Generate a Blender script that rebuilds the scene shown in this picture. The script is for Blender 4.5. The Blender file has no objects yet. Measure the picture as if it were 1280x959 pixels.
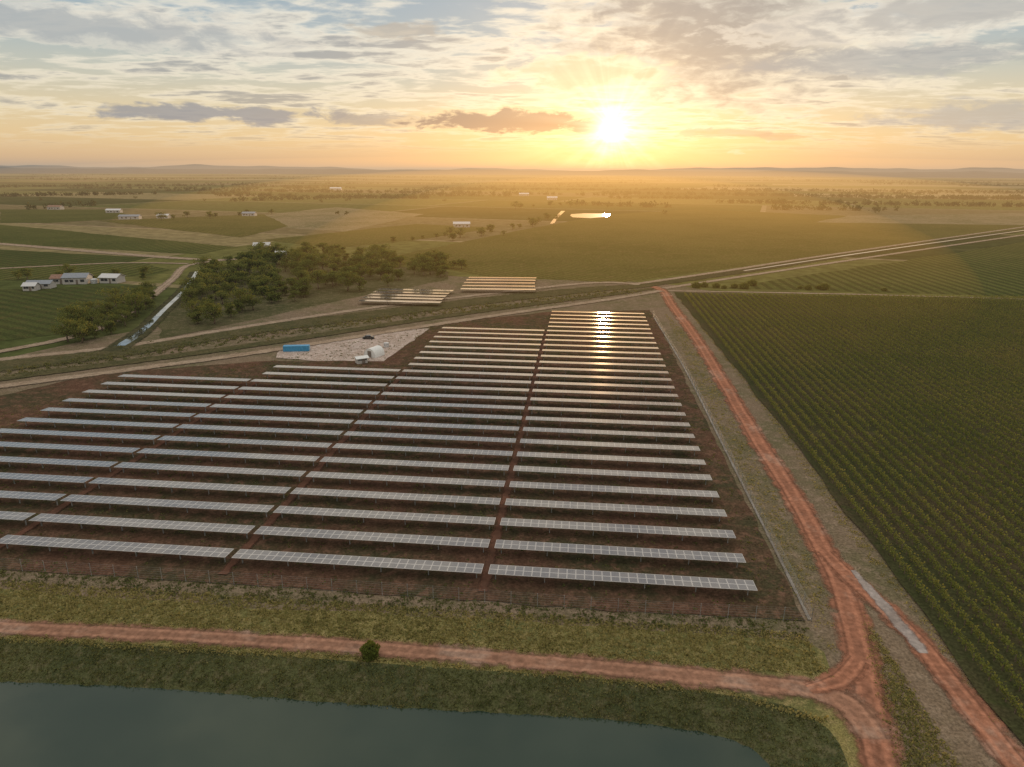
import bpy, bmesh, math, random
import numpy as np
from mathutils import Vector, Matrix
random.seed(7); rng=np.random.default_rng(7)
S=bpy.context.scene
COL=S.collection
# ---------------------------------------------------------------- camera
H=50.0; F=853.0; PITCH=math.atan(266.5/F); ROLL=math.radians(0.27)
cp,sp=math.cos(PITCH),math.sin(PITCH)
fwd=Vector((0,cp,-sp)); up0=Vector((0,sp,cp)); r0=Vector((1,0,0))
right=r0*math.cos(ROLL)+up0*math.sin(ROLL); up=up0*math.cos(ROLL)-r0*math.sin(ROLL)
cam=bpy.data.cameras.new("camera"); co=bpy.data.objects.new("camera",cam); COL.objects.link(co)
co.matrix_world=Matrix(((right.x,up.x,-fwd.x,0),(right.y,up.y,-fwd.y,0),(right.z,up.z,-fwd.z,H),(0,0,0,1)))
cam.sensor_width=36; cam.lens=F/1280*36; cam.clip_start=0.5; cam.clip_end=90000
S.camera=co
def ray(u,v): return (fwd+right*((u-640)/F)+up*((479.5-v)/F))
def P(u,v,z=0.0):
    d=ray(u,v); t=(z-H)/d.z
    return Vector((d.x*t,d.y*t,z))
def azel(u,v):
    d=ray(u,v).normalized(); return math.atan2(d.x,d.y),math.asin(d.z)
def proj(p):
    q=Vector((p[0],p[1],p[2]-H)); w=q.dot(fwd)
    if w<=0.1: return None
    return 640+F*q.dot(right)/w, 479.5-F*q.dot(up)/w
# ---------------------------------------------------------------- node helpers
class N:
    def __init__(s,nt): s.nt=nt
    def node(s,t,**kw):
        n=s.nt.nodes.new(t)
        for k,v in kw.items(): setattr(n,k,v)
        return n
    def link(s,a,b): s.nt.links.new(a,b)
    def m(s,op,a,b=None,c=None,clamp=False):
        n=s.node('ShaderNodeMath',operation=op); n.use_clamp=clamp
        for i,x in enumerate((a,b,c)):
            if x is None: continue
            if isinstance(x,(int,float)): n.inputs[i].default_value=x
            else: s.link(x,n.inputs[i])
        return n.outputs[0]
    def mix(s,f,a,b,mode='MIX'):
        n=s.node('ShaderNodeMix',data_type='RGBA',blend_type=mode)
        n.clamp_result=False
        for i,x in ((0,f),(6,a),(7,b)):
            if isinstance(x,(int,float)): n.inputs[i].default_value=x
            elif isinstance(x,tuple): n.inputs[i].default_value=(*x[:3],1)
            else: s.link(x,n.inputs[i])
        return n.outputs[2]
    def noise(s,vec,scale,detail=4,rough=0.55,dist=0.0):
        n=s.node('ShaderNodeTexNoise'); n.inputs['Scale'].default_value=scale
        n.inputs['Detail'].default_value=detail; n.inputs['Roughness'].default_value=rough
        n.inputs['Distortion'].default_value=dist
        if vec is not None: s.link(vec,n.inputs['Vector'])
        return n.outputs['Fac']
    def ss(s,x,a,b,lo=0.0,hi=1.0):
        n=s.node('ShaderNodeMapRange',interpolation_type='SMOOTHSTEP')
        s.link(x,n.inputs[0]); n.inputs[1].default_value=a; n.inputs[2].default_value=b
        n.inputs[3].default_value=lo; n.inputs[4].default_value=hi
        return n.outputs[0]
    def pos(s): return s.node('ShaderNodeNewGeometry').outputs['Position']
    def mapv(s,vec,rot=0,sc=(1,1,1)):
        n=s.node('ShaderNodeMapping'); s.link(vec,n.inputs[0]); n.inputs['Rotation'].default_value=(0,0,rot); n.inputs['Scale'].default_value=sc
        return n.outputs[0]
def newmat(name):
    m=bpy.data.materials.new(name); m.use_nodes=True; nt=m.node_tree; nt.nodes.clear()
    n=N(nt); out=n.node('ShaderNodeOutputMaterial'); return m,n,out
def principled(n,col,rough=0.8,metal=0.0,spec=0.3):
    b=n.node('ShaderNodeBsdfPrincipled')
    if isinstance(col,tuple): b.inputs['Base Color'].default_value=(*col,1)
    else: n.link(col,b.inputs['Base Color'])
    b.inputs['Roughness'].default_value=rough; b.inputs['Metallic'].default_value=metal
    b.inputs['Specular IOR Level'].default_value=spec
    return b
def diffuse(n,col):
    b=n.node('ShaderNodeBsdfDiffuse'); n.link(col,b.inputs['Color']); return b
def simple(name,col,rough=0.7,metal=0.0,spec=0.3,var=0.25,scale=2.0):
    m,n,out=newmat(name); p=n.pos()
    f=n.noise(p,scale,4)
    c=n.mix(n.ss(f,0.3,0.7),tuple(x*(1-var) for x in col),tuple(min(1,x*(1+var)) for x in col))
    b=principled(n,c,rough,metal,spec); n.link(b.outputs[0],out.inputs[0]); return m
def soil(name,a,b,c,s1=0.05,s2=0.6,bump=0.0,stripes=None):
    m,n,out=newmat(name); p=n.pos()
    f1=n.noise(p,s1,5,0.65); f2=n.noise(p,s2,5,0.7); f3=n.noise(p,s2*6,2,0.7)
    col=n.mix(n.ss(f1,0.38,0.62),a,b)
    col=n.mix(n.ss(f2,0.45,0.68),col,c)
    k=n.ss(f3,0.25,0.75,0.6,1.35)
    if stripes:
        rot,sp_,amt,dark=stripes
        v=n.mapv(p,rot); sx=n.node('ShaderNodeSeparateXYZ'); n.link(v,sx.inputs[0])
        w=n.m('SINE',n.m('MULTIPLY',sx.outputs[0],2*math.pi/sp_))
        w=n.m('ADD',w,n.m('MULTIPLY',n.m('SUBTRACT',f2,0.5),1.5))
        col=n.mix(n.m('MULTIPLY',n.ss(w,-0.4,0.6),amt),col,dark)
    mm=n.node('ShaderNodeVectorMath',operation='SCALE'); n.link(col,mm.inputs[0]); n.link(k,mm.inputs[3])
    bs=diffuse(n,mm.outputs[0])
    if bump:
        bn=n.node('ShaderNodeBump'); bn.inputs['Strength'].default_value=0.8; bn.inputs['Distance'].default_value=bump
        n.link(f2,bn.inputs['Height']); n.link(bn.outputs[0],bs.inputs['Normal'])
    n.link(bs.outputs[0],out.inputs[0]); return m
def ribbonmat(name,a,b,tracks=0.5,edge=0.55,soft=0.45,amp=1.6,worn=None):
    m,n,out=newmat(name); p=n.pos(); uv=n.node('ShaderNodeUVMap').outputs[0]
    sx=n.node('ShaderNodeSeparateXYZ'); n.link(uv,sx.inputs[0]); t=sx.outputs[1]
    f1=n.noise(p,0.2,5,0.65); f2=n.noise(p,1.6,5,0.7)
    col=n.mix(n.ss(f1,0.35,0.65),a,b)
    if worn: col=n.mix(n.m('MULTIPLY',n.ss(n.noise(p,0.11,5,0.7),0.5,0.68),0.7),col,worn)
    wob=n.m('ADD',t,n.m('MULTIPLY',n.m('SUBTRACT',n.noise(p,0.08,3),0.5),0.16))
    tr=n.m('ABSOLUTE',n.m('SUBTRACT',n.m('ABSOLUTE',n.m('SUBTRACT',wob,0.5)),0.15))
    tk=n.m('MULTIPLY',n.ss(tr,0.02,0.08,1.0,0.0),tracks)
    col=n.mix(tk,col,tuple(min(1,x*1.45) for x in a))
    tr2=n.m('ABSOLUTE',n.m('SUBTRACT',n.m('ABSOLUTE',n.m('SUBTRACT',wob,0.48)),0.26))
    tk2=n.m('MULTIPLY',n.ss(tr2,0.005,0.05,1.0,0.0),tracks)
    col=n.mix(tk2,col,tuple(x*0.5 for x in b))
    k=n.ss(f2,0.25,0.75,0.6,1.3)
    mm=n.node('ShaderNodeVectorMath',operation='SCALE'); n.link(col,mm.inputs[0]); n.link(k,mm.inputs[3])
    bs=diffuse(n,mm.outputs[0])
    d=n.m('MULTIPLY',n.m('ABSOLUTE',n.m('SUBTRACT',t,0.5)),2.0)
    f3=n.noise(p,0.35,6,0.75)
    d=n.m('ADD',d,n.m('MULTIPLY',n.m('SUBTRACT',f3,0.5),amp))
    al=n.ss(d,edge,edge+soft,1.0,0.0)
    al=n.m('MULTIPLY',al,n.ss(n.m('ABSOLUTE',n.m('SUBTRACT',t,0.5)),0.42,0.5,1.0,0.0))
    tr=n.node('ShaderNodeBsdfTransparent'); mx=n.node('ShaderNodeMixShader')
    n.link(al,mx.inputs[0]); n.link(tr.outputs[0],mx.inputs[1]); n.link(bs.outputs[0],mx.inputs[2]); n.link(mx.outputs[0],out.inputs[0])
    return m
def leafmat(name,cols,trans=0.35,patch=0.05,tcol=(0.25,0.2,0.03)):
    m,n,out=newmat(name); g=n.node('ShaderNodeNewGeometry')
    oi=n.node('ShaderNodeObjectInfo')
    r=n.node('ShaderNodeValToRGB'); el=r.color_ramp.elements
    el[0].position=0; el[0].color=(*cols[0],1); el[1].position=1; el[1].color=(*cols[-1],1)
    for i,c in enumerate(cols[1:-1]):
        e=el.new((i+1)/(len(cols)-1)); e.color=(*c,1)
    f=n.noise(g.outputs['Position'],patch,3)
    x=n.m('ADD',n.m('MULTIPLY',g.outputs['Random Per Island'],0.6),n.m('MULTIPLY',oi.outputs['Random'],0.3))
    x=n.m('ADD',x,n.m('MULTIPLY',n.m('SUBTRACT',f,0.5),1.2),clamp=True)
    n.link(x,r.inputs[0])
    d=n.node('ShaderNodeBsdfDiffuse'); t=n.node('ShaderNodeBsdfTranslucent'); mx=n.node('ShaderNodeMixShader')
    n.link(r.outputs[0],d.inputs[0])
    tc=n.mix(0.5,r.outputs[0],tcol); n.link(tc,t.inputs[0])
    mx.inputs[0].default_value=trans; n.link(d.outputs[0],mx.inputs[1]); n.link(t.outputs[0],mx.inputs[2]); n.link(mx.outputs[0],out.inputs[0])
    return m
# ---------------------------------------------------------------- mesh helpers
def addobj(name,mesh,**props):
    o=bpy.data.objects.new(name,mesh); COL.objects.link(o)
    for k,v in props.items(): o[k]=v
    return o
def mesh_from(name,verts,faces,mats,mi=None,smooth=False):
    me=bpy.data.meshes.new(name); me.from_pydata([tuple(v) for v in verts],[],faces)
    for m in (mats if isinstance(mats,list) else [mats]): me.materials.append(m)
    if mi is not None: me.polygons.foreach_set('material_index',mi)
    if smooth: me.polygons.foreach_set('use_smooth',[True]*len(me.polygons))
    me.update(); return me
def jitterline(pts,step,amp,closed=True):
    out=[]; n=len(pts)
    for i in range(n if closed else n-1):
        a=pts[i]; b=pts[(i+1)%n]; L=(b-a).length; k=max(1,min(60,int(L/step)))
        for j in range(k):
            q=a.lerp(b,j/k)
            if j: q=q+Vector((random.gauss(0,amp),random.gauss(0,amp),0))
            out.append(q)
    if not closed: out.append(pts[-1])
    return out
def sheet(name,px,z,mat,step=4,amp=0.35):
    pts=[P(u,v) for u,v in px]; pts=jitterline(pts,step,amp)
    me=mesh_from(name,[(p.x,p.y,z) for p in pts],[list(range(len(pts)))],mat)
    if me.polygons[0].normal.z<0: me.flip_normals()
    return addobj(name,me,kind="structure")
def catmull(pts,step):
    out=[]
    n=len(pts)
    for i in range(n-1):
        p0=pts[max(0,i-1)];p1=pts[i];p2=pts[i+1];p3=pts[min(n-1,i+2)]
        k=max(2,int((p2-p1).length/step))
        for j in range(k):
            t=j/k; out.append(0.5*((2*p1)+(p2-p0)*t+(2*p0-5*p1+4*p2-p3)*t*t+(3*p1-p0-3*p2+p3)*t**3))
    out.append(pts[-1]); return out
def ribbon_w(name,pts,z,mat,step=4.0):
    c=catmull(pts,step); verts=[];faces=[];uvs=[];s=0
    for i,p in enumerate(c):
        a=c[max(0,i-1)];b=c[min(len(c)-1,i+1)]; d=Vector((b.x-a.x,b.y-a.y)); d.normalize(); nrm=Vector((-d.y,d.x))
        if i: s+=math.hypot(p.x-c[i-1].x,p.y-c[i-1].y)
        w=p.z*0.5
        for k in range(5):
            t=k/4; off=(t*2-1)*w
            verts.append((p.x+nrm.x*off,p.y+nrm.y*off,z)); uvs.append((s,t))
    for i in range(len(c)-1):
        for k in range(4):
            a=i*5+k; faces.append((a,a+5,a+6,a+1))
    me=mesh_from(name,verts,faces,mat); uvl=me.uv_layers.new(name="UVMap")
    vi=[0]*len(me.loops); me.loops.foreach_get('vertex_index',vi)
    uvl.data.foreach_set('uv',[x for i in vi for x in uvs[i]])
    if me.polygons[0].normal.z<0: me.flip_normals()
    return addobj(name,me,kind="structure")
def ribbon(name,px,z,mat,step=4.0):
    pts=[]
    for u,v,w in px:
        q=P(u,v); pts.append(Vector((q.x,q.y,w)))
    return ribbon_w(name,pts,z,mat,step)
def leafquads(centers,size,up=False):
    n=len(centers)
    a=rng.normal(size=(n,3)); a/=np.linalg.norm(a,axis=1)[:,None]
    if up: a=a*np.array([1,1,0.3]); a/=np.linalg.norm(a,axis=1)[:,None]
    b=rng.normal(size=(n,3)) if not up else np.tile([0,0,1.0],(n,1))+rng.normal(size=(n,3))*0.8
    b-= (a*b).sum(1)[:,None]*a; b/=np.linalg.norm(b,axis=1)[:,None]
    if up: b[:,2]=np.abs(b[:,2])
    s=size[:,None]; 
    v=np.stack([centers-a*s*.5,centers+a*s*.5*0.9+b*s*0.15,centers+b*s*1.0+a*s*.2,centers+b*s*0.8-a*s*.45],axis=1).reshape(-1,3)
    return v
def quadmesh(name,v,mats,extra=None):
    n=len(v)//4
    me=bpy.data.meshes.new(name)
    verts=v; faces=np.arange(n*4).reshape(-1,4); mi=np.zeros(n,int)
    if extra is not None:
        ev,ef,em=extra
        ef=[[i+len(verts) for i in f] for f in ef]
        verts=np.concatenate([verts,np.array(ev)]) ; allf=faces.tolist()+ef; mi=np.concatenate([mi,np.full(len(ef),em)])
    else: allf=faces.tolist()
    me.from_pydata(verts.tolist(),[],allf)
    for m in mats: me.materials.append(m)
    me.polygons.foreach_set('material_index',mi.astype(np.int32)); me.update(); return me
def tube(p,q,r1,r2,k=6):
    p=Vector(p);q=Vector(q); d=(q-p).normalized(); x=d.orthogonal().normalized(); y=d.cross(x)
    vs=[];fs=[]
    for c,r in ((p,r1),(q,r2)):
        for i in range(k):
            a=2*math.pi*i/k; vs.append(c+x*math.cos(a)*r+y*math.sin(a)*r)
    for i in range(k): fs.append([i,(i+1)%k,k+(i+1)%k,k+i])
    fs.append(list(range(k,2*k))); fs.append(list(range(k))[::-1])
    return vs,fs
def boxv(x0,x1,y0,y1,z0,z1):
    v=[(x0,y0,z0),(x1,y0,z0),(x1,y1,z0),(x0,y1,z0),(x0,y0,z1),(x1,y0,z1),(x1,y1,z1),(x0,y1,z1)]
    f=[[0,3,2,1],[4,5,6,7],[0,1,5,4],[1,2,6,5],[2,3,7,6],[3,0,4,7]]
    return v,f
def merge(parts):
    V=[];Fc=[]
    for v,f in parts:
        o=len(V); V+=list(v); Fc+=[[i+o for i in g] for g in f]
    return V,Fc
def child(parent,name,mesh,loc=(0,0,0),rot=(0,0,0)):
    o=bpy.data.objects.new(name,mesh); COL.objects.link(o); o.parent=parent; o.location=loc; o.rotation_euler=rot; return o
def empty(name,loc,rotz=0,**props):
    o=bpy.data.objects.new(name,None); o.empty_display_size=0.5; COL.objects.link(o); o.location=loc; o.rotation_euler=(0,0,rotz)
    for k,v in props.items(): o[k]=v
    return o
def inpoly(x,y,poly):
    c=False;n=len(poly);j=n-1
    for i in range(n):
        xi,yi=poly[i][0],poly[i][1];xj,yj=poly[j][0],poly[j][1]
        if (yi>y)!=(yj>y) and x<(xj-xi)*(y-yi)/(yj-yi)+xi: c=not c
        j=i
    return c
def sample_poly(px,n,mind=0):
    poly=[P(u,v) for u,v in px]; xs=[p.x for p in poly];ys=[p.y for p in poly]; out=[];tries=0
    while len(out)<n and tries<n*60:
        tries+=1; x=random.uniform(min(xs),max(xs)); y=random.uniform(min(ys),max(ys))
        if not inpoly(x,y,poly): continue
        if mind and any((x-a)**2+(y-b)**2<mind*mind for a,b in out): continue
        out.append((x,y))
    return out
# ---------------------------------------------------------------- sky
SUN_AZ,SUN_EL=azel(765,160)
sdir=Vector((math.sin(SUN_AZ)*math.cos(SUN_EL),math.cos(SUN_AZ)*math.cos(SUN_EL),math.sin(SUN_EL)))
W=bpy.data.worlds.new("World"); S.world=W; W.use_nodes=True; W.node_tree.nodes.clear(); n=N(W.node_tree)
tc=n.node('ShaderNodeTexCoord').outputs['Generated']
nv=n.node('ShaderNodeVectorMath',operation='NORMALIZE'); n.link(tc,nv.inputs[0]); d=nv.outputs[0]
sx=n.node('ShaderNodeSeparateXYZ'); n.link(d,sx.inputs[0]); X,Y,Z=sx.outputs
el=n.m('MULTIPLY',n.m('ARCSINE',Z),57.2958); az=n.m('MULTIPLY',n.m('ARCTAN2',X,Y),57.2958)
def lin(c): return tuple(((x/255+0.055)/1.055)**2.4 if x/255>0.04045 else x/255/12.92 for x in c)
rp=n.node('ShaderNodeValToRGB'); e=rp.color_ramp.elements
stops=[(0,(192,164,138)),(0.8,(214,180,140)),(2.2,(222,194,150)),(4,(214,197,164)),(6.5,(186,188,178)),(9,(158,174,182)),(12.5,(146,166,182)),(20,(172,174,174)),(45,(200,200,200)),(90,(222,220,218))]
e[0].position=0;e[0].color=(*lin(stops[0][1]),1);e[1].position=1;e[1].color=(*lin(stops[-1][1]),1)
for a,c in stops[1:-1]:
    q=e.new(a/90); q.color=(*lin(c),1)
n.link(n.m('DIVIDE',el,90,clamp=True),rp.inputs[0]); base=rp.outputs[0]
zz=n.m('ADD',n.m('MAXIMUM',Z,0.0),0.06)
cv=n.node('ShaderNodeCombineXYZ'); n.link(n.m('DIVIDE',X,zz),cv.inputs[0]); n.link(n.m('DIVIDE',Y,zz),cv.inputs[1]); pv=cv.outputs[0]
pa=n.mapv(pv,math.radians(14),(0.9,1.3,1)); pb=n.mapv(pv,math.radians(-6),(1.0,1.5,1))
c1=n.noise(pa,1.1,8,0.58,0.3); c2=n.noise(pb,3.6,6,0.58,0.3); c3=n.noise(pa,0.45,3,0.5)
cover=n.m('ADD',n.m('MULTIPLY',c1,0.62),n.m('ADD',n.m('MULTIPLY',c2,0.29),n.m('MULTIPLY',c3,0.30)))
lowfade=n.ss(el,0.8,3.6)
dp=n.node('ShaderNodeVectorMath',operation='DOT_PRODUCT'); n.link(d,dp.inputs[0]); dp.inputs[1].default_value=sdir
th=n.m('MULTIPLY',n.m('ARCCOSINE',n.m('MINIMUM',dp.outputs['Value'],1.0)),57.2958)
near=n.m('EXPONENT',n.m('MULTIPLY',th,-1/9.0))
warm=n.ss(el,2.0,9.0,0.65,0.0)
cbright=n.mix(near,n.mix(warm,lin((228,223,210)),lin((238,217,178))),lin((255,243,212)))
cdark=n.mix(near,n.mix(warm,lin((140,147,156)),lin((160,152,144))),lin((172,158,138)))
m1=n.m('MULTIPLY',n.ss(cover,0.555,0.65),n.m('MULTIPLY',lowfade,0.9))
thick=n.m('MULTIPLY',n.ss(cover,0.62,0.72),0.92)
col=n.mix(m1,base,n.mix(thick,cbright,cdark))
ac=n.node('ShaderNodeCombineXYZ'); n.link(n.m('MULTIPLY',az,0.5),ac.inputs[0]); n.link(n.m('MULTIPLY',el,1.5),ac.inputs[1])
bn=n.noise(ac.outputs[0],0.8,7,0.6,0.3); bn2=n.noise(ac.outputs[0],0.28,5,0.6,0.3)
def addc(col,f,c):
    s=n.node('ShaderNodeVectorMath',operation='SCALE'); s.inputs[0].default_value=c; n.link(f,s.inputs[3])
    a=n.node('ShaderNodeVectorMath',operation='ADD'); n.link(col,a.inputs[0]); n.link(s.outputs[0],a.inputs[1]); return a.outputs[0]
def bank(col,u,v,hu,hv,dark,amt,soft=0.5,edge=None):
    a0,e0=azel(u,v); a0=math.degrees(a0); e0=math.degrees(e0); wa=hu/F*57.3; we=hv/F*57.3
    x=n.m('POWER',n.m('ABSOLUTE',n.m('DIVIDE',n.m('SUBTRACT',az,a0),wa)),2.0); y=n.m('POWER',n.m('ABSOLUTE',n.m('DIVIDE',n.m('SUBTRACT',el,e0),we)),2.0)
    r=n.m('SQRT',n.m('ADD',x,y)); r=n.m('ADD',r,n.m('MULTIPLY',n.m('SUBTRACT',bn,0.5),2.8)); r=n.m('ADD',r,n.m('MULTIPLY',n.m('SUBTRACT',bn2,0.5),1.2))
    f=n.m('MULTIPLY',n.ss(r,1.0-soft,1.0+soft*0.4,1.0,0.0),amt)
    if edge:
        g=n.m('MULTIPLY',n.ss(r,1.0,1.45,1.0,0.0),0.6); col=n.mix(g,col,lin(edge))
    return n.mix(f,col,lin(dark))
core=n.m('MULTIPLY',n.m('EXPONENT',n.m('MULTIPLY',th,-1/0.8)),3.4)
halo=n.m('MULTIPLY',n.m('EXPONENT',n.m('MULTIPLY',th,-1/2.5)),0.66)
wide=n.m('MULTIPLY',n.m('EXPONENT',n.m('MULTIPLY',th,-1/9.0)),0.13)
rim=n.ss(bn,0.32,0.6,1.15,0.35)
da=n.m('ARCTAN2',n.m('SUBTRACT',az,math.degrees(SUN_AZ)),n.m('SUBTRACT',el,math.degrees(SUN_EL)))
rayv=n.node('ShaderNodeCombineXYZ'); n.link(n.m('MULTIPLY',da,3.2),rayv.inputs[0])
rays=n.ss(n.noise(rayv.outputs[0],1.6,3,0.5),0.4,0.65)
rays=n.m('MULTIPLY',rays,n.m('MULTIPLY',n.m('EXPONENT',n.m('MULTIPLY',th,-1/4.5)),0.28))
col=addc(col,n.m('MULTIPLY',halo,rim),(1,0.78,0.46)); col=addc(col,wide,(0.95,0.62,0.28))
col=bank(col,900,38,150,72,(144,143,144),0.9,0.75,(238,227,205))
col=bank(col,735,92,80,15,(196,182,154),0.6,0.5,(252,238,202))
col=bank(col,1110,75,150,16,(148,156,164),0.75,0.6)
col=bank(col,1170,18,150,18,(160,162,164),0.7,0.6,(232,224,210))
col=bank(col,290,143,140,9,(138,142,153),0.9,0.4)
col=bank(col,470,150,80,7,(152,149,150),0.75,0.4)
col=bank(col,90,32,190,16,(150,158,166),0.7,0.6,(225,218,205))
col=bank(col,500,40,60,9,(172,164,155),0.7,0.5)
col=bank(col,640,153,98,12,(126,118,122),0.97,0.3,(242,214,170))
col=bank(col,905,167,50,5,(170,154,140),0.65,0.4)
col=bank(col,985,170,30,4,(174,156,136),0.65,0.4)
col=bank(col,1215,145,90,14,(166,166,168),0.75,0.6)
col=addc(col,rays,(1,0.82,0.54))
col=addc(col,n.m('MULTIPLY',core,n.ss(bn,0.3,0.62,1.15,0.6)),(1,0.9,0.68))
k=n.ss(el,13,40,0.99,1.55)
sc=n.node('ShaderNodeVectorMath',operation='SCALE'); n.link(col,sc.inputs[0]); n.link(k,sc.inputs[3])
bg=n.node('ShaderNodeBackground'); n.link(sc.outputs[0],bg.inputs[0]); bg.inputs[1].default_value=1.0
sk=n.node('ShaderNodeTexSky',sky_type='NISHITA'); sk.sun_disc=False; sk.sun_elevation=SUN_EL; sk.sun_rotation=SUN_AZ
bg2=n.node('ShaderNodeBackground'); n.link(sk.outputs[0],bg2.inputs[0]); bg2.inputs[1].default_value=0.02
ad=n.node('ShaderNodeAddShader'); n.link(bg.outputs[0],ad.inputs[0]); n.link(bg2.outputs[0],ad.inputs[1])
wo=n.node('ShaderNodeOutputWorld'); n.link(ad.outputs[0],wo.inputs[0])
sl=bpy.data.lights.new("sun","SUN"); sl.energy=3.0; sl.angle=math.radians(0.6); sl.color=(1.0,0.62,0.3)
so=bpy.data.objects.new("sun",sl); COL.objects.link(so); so.rotation_euler=sdir.to_track_quat('Z','Y').to_euler(); so.location=sdir*500
# ---------------------------------------------------------------- haze
def hazemat(name,dens,colr,emi):
    m,n_,out=newmat(name)
    ab=n_.node('ShaderNodeVolumeAbsorption'); ab.inputs['Color'].default_value=(0.0,0.0,0.0,1); ab.inputs['Density'].default_value=dens
    em=n_.node('ShaderNodeEmission'); em.inputs['Color'].default_value=(*colr,1); em.inputs['Strength'].default_value=emi  # emission stands in for light scattered by the air
    a1=n_.node('ShaderNodeAddShader'); n_.link(ab.outputs[0],a1.inputs[0]); n_.link(em.outputs[0],a1.inputs[1]); n_.link(a1.outputs[0],out.inputs['Volume']); return m
v,f=boxv(-30000,30000,-400,30000,-60,110)
addobj("glowing_haze",mesh_from("glowing_haze",v,f,hazemat("haze_air",6.5e-5,(0.44,0.37,0.29),6.5e-5)),kind="structure")
def glowblob(dist,ra,rb,rc,dens,colr,emi):  # added golden glow beneath the sun, put into emitting ellipsoids
    bm=bmesh.new(); bmesh.ops.create_uvsphere(bm,u_segments=96,v_segments=48,radius=1.0); me=bpy.data.meshes.new("glowing_haze"); bm.to_mesh(me); bm.free()
    me.materials.append(hazemat("golden_sun_glow",dens,colr,emi)); o=addobj("glowing_haze",me,kind="structure")
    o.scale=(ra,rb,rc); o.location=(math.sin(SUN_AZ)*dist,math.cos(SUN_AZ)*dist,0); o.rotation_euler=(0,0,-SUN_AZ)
glowblob(3200,2300,2800,100,3e-5,(1.0,0.52,0.14),0.8e-4)
glowblob(1900,800,1600,60,8e-5,(1.0,0.5,0.12),2.2e-4)
glowblob(700,230,540,46,1.5e-4,(1.0,0.46,0.08),3.8e-4)
# ---------------------------------------------------------------- ground materials
def farground():
    m,n,out=newmat("farmland"); p=n.pos()
    r=n.mapv(p,math.radians(20)); sx=n.node('ShaderNodeSeparateXYZ'); n.link(r,sx.inputs[0])
    yy=n.m('DIVIDE',sx.outputs[1],230.0); fy=n.m('FLOOR',yy)
    w=n.node('ShaderNodeTexWhiteNoise',noise_dimensions='1D'); n.link(fy,w.inputs['W'])
    xx=n.m('ADD',n.m('DIVIDE',sx.outputs[0],460.0),n.m('MULTIPLY',w.outputs[0],5.0)); fx=n.m('FLOOR',xx)
    cb=n.node('ShaderNodeCombineXYZ'); n.link(fx,cb.inputs[0]); n.link(fy,cb.inputs[1])
    w2=n.node('ShaderNodeTexWhiteNoise',noise_dimensions='2D'); n.link(cb.outputs[0],w2.inputs['Vector'])
    rp=n.node('ShaderNodeValToRGB'); rp.color_ramp.interpolation='CONSTANT'; e=rp.color_ramp.elements
    cols=[(0.07,0.08,0.026),(0.125,0.118,0.038),(0.21,0.165,0.08),(0.048,0.056,0.02),(0.135,0.125,0.044),(0.26,0.2,0.105),(0.085,0.092,0.03),(0.155,0.12,0.06)]
    e[0].position=0;e[0].color=(*cols[0],1);e[1].position=1/8;e[1].color=(*cols[1],1)
    for i in range(2,8): q=e.new(i/8); q.color=(*cols[i],1)
    n.link(w2.outputs[0],rp.inputs[0])
    fr=n.m('FRACT',yy); ed=n.m('LESS_THAN',fr,0.03); fr2=n.m('LESS_THAN',n.m('FRACT',xx),0.014)
    tr=n.m('MAXIMUM',ed,fr2)
    col=n.mix(n.m('MULTIPLY',tr,0.6),rp.outputs[0],(0.3,0.22,0.13))
    f1=n.noise(p,0.012,5,0.65); f2=n.noise(p,0.12,5,0.7)
    col=n.mix(n.ss(f1,0.48,0.7,0,0.5),col,(0.12,0.105,0.045))
    k=n.ss(f2,0.25,0.75,0.6,1.3)
    mm=n.node('ShaderNodeVectorMath',operation='SCALE'); n.link(col,mm.inputs[0]); n.link(k,mm.inputs[3])
    bs=diffuse(n,mm.outputs[0]); n.link(bs.outputs[0],out.inputs[0]); return m
AZR=math.atan((731-640)/F/(cp+((479.5-213)/F)*sp))
ah=Vector((math.cos(AZR),-math.sin(AZR),0)); bh=Vector((math.sin(AZR),math.cos(AZR),0))
def AB(p): return p.dot(ah),p.dot(bh)
def W3(a,b,z=0): q=ah*a+bh*b; return Vector((q.x,q.y,z))
M_far=farground()
M_site=soil("dry_grass_ground",(0.175,0.125,0.082),(0.12,0.102,0.054),(0.22,0.16,0.108),0.06,0.5,0.15)
M_array=soil("red_brown_soil",(0.095,0.05,0.032),(0.055,0.048,0.025),(0.14,0.078,0.05),0.07,0.5,0.1)
M_strip=soil("tussock_ground",(0.2,0.165,0.06),(0.095,0.1,0.036),(0.26,0.2,0.085),0.07,0.9,0.3)
M_bank=soil("bank_ground",(0.055,0.062,0.026),(0.085,0.086,0.035),(0.11,0.096,0.048),0.12,0.8,0.2)
M_vine=soil("vineyard_soil",(0.052,0.052,0.022),(0.07,0.055,0.029),(0.045,0.05,0.018),0.05,0.5)
M_fgreen=soil("vine_field",(0.095,0.098,0.028),(0.07,0.078,0.022),(0.125,0.108,0.038),0.02,0.25,stripes=(AZR,5.5,0.6,(0.035,0.036,0.013)))
M_fgreen2=soil("vine_field_far",(0.12,0.105,0.03),(0.085,0.082,0.022),(0.145,0.112,0.038),0.012,0.12,stripes=(math.radians(-38),4.2,0.5,(0.045,0.044,0.015)))
M_fdark=soil("vine_field_dark",(0.055,0.066,0.02),(0.07,0.078,0.024),(0.085,0.073,0.027),0.03,0.25,stripes=(math.radians(-60),5,0.4,(0.03,0.032,0.013)))
M_tan=soil("bare_paddock",(0.2,0.155,0.085),(0.13,0.115,0.055),(0.25,0.19,0.115),0.02,0.2)
M_grove=soil("grove_floor",(0.09,0.08,0.038),(0.06,0.06,0.025),(0.13,0.105,0.058),0.06,0.4)
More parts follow.
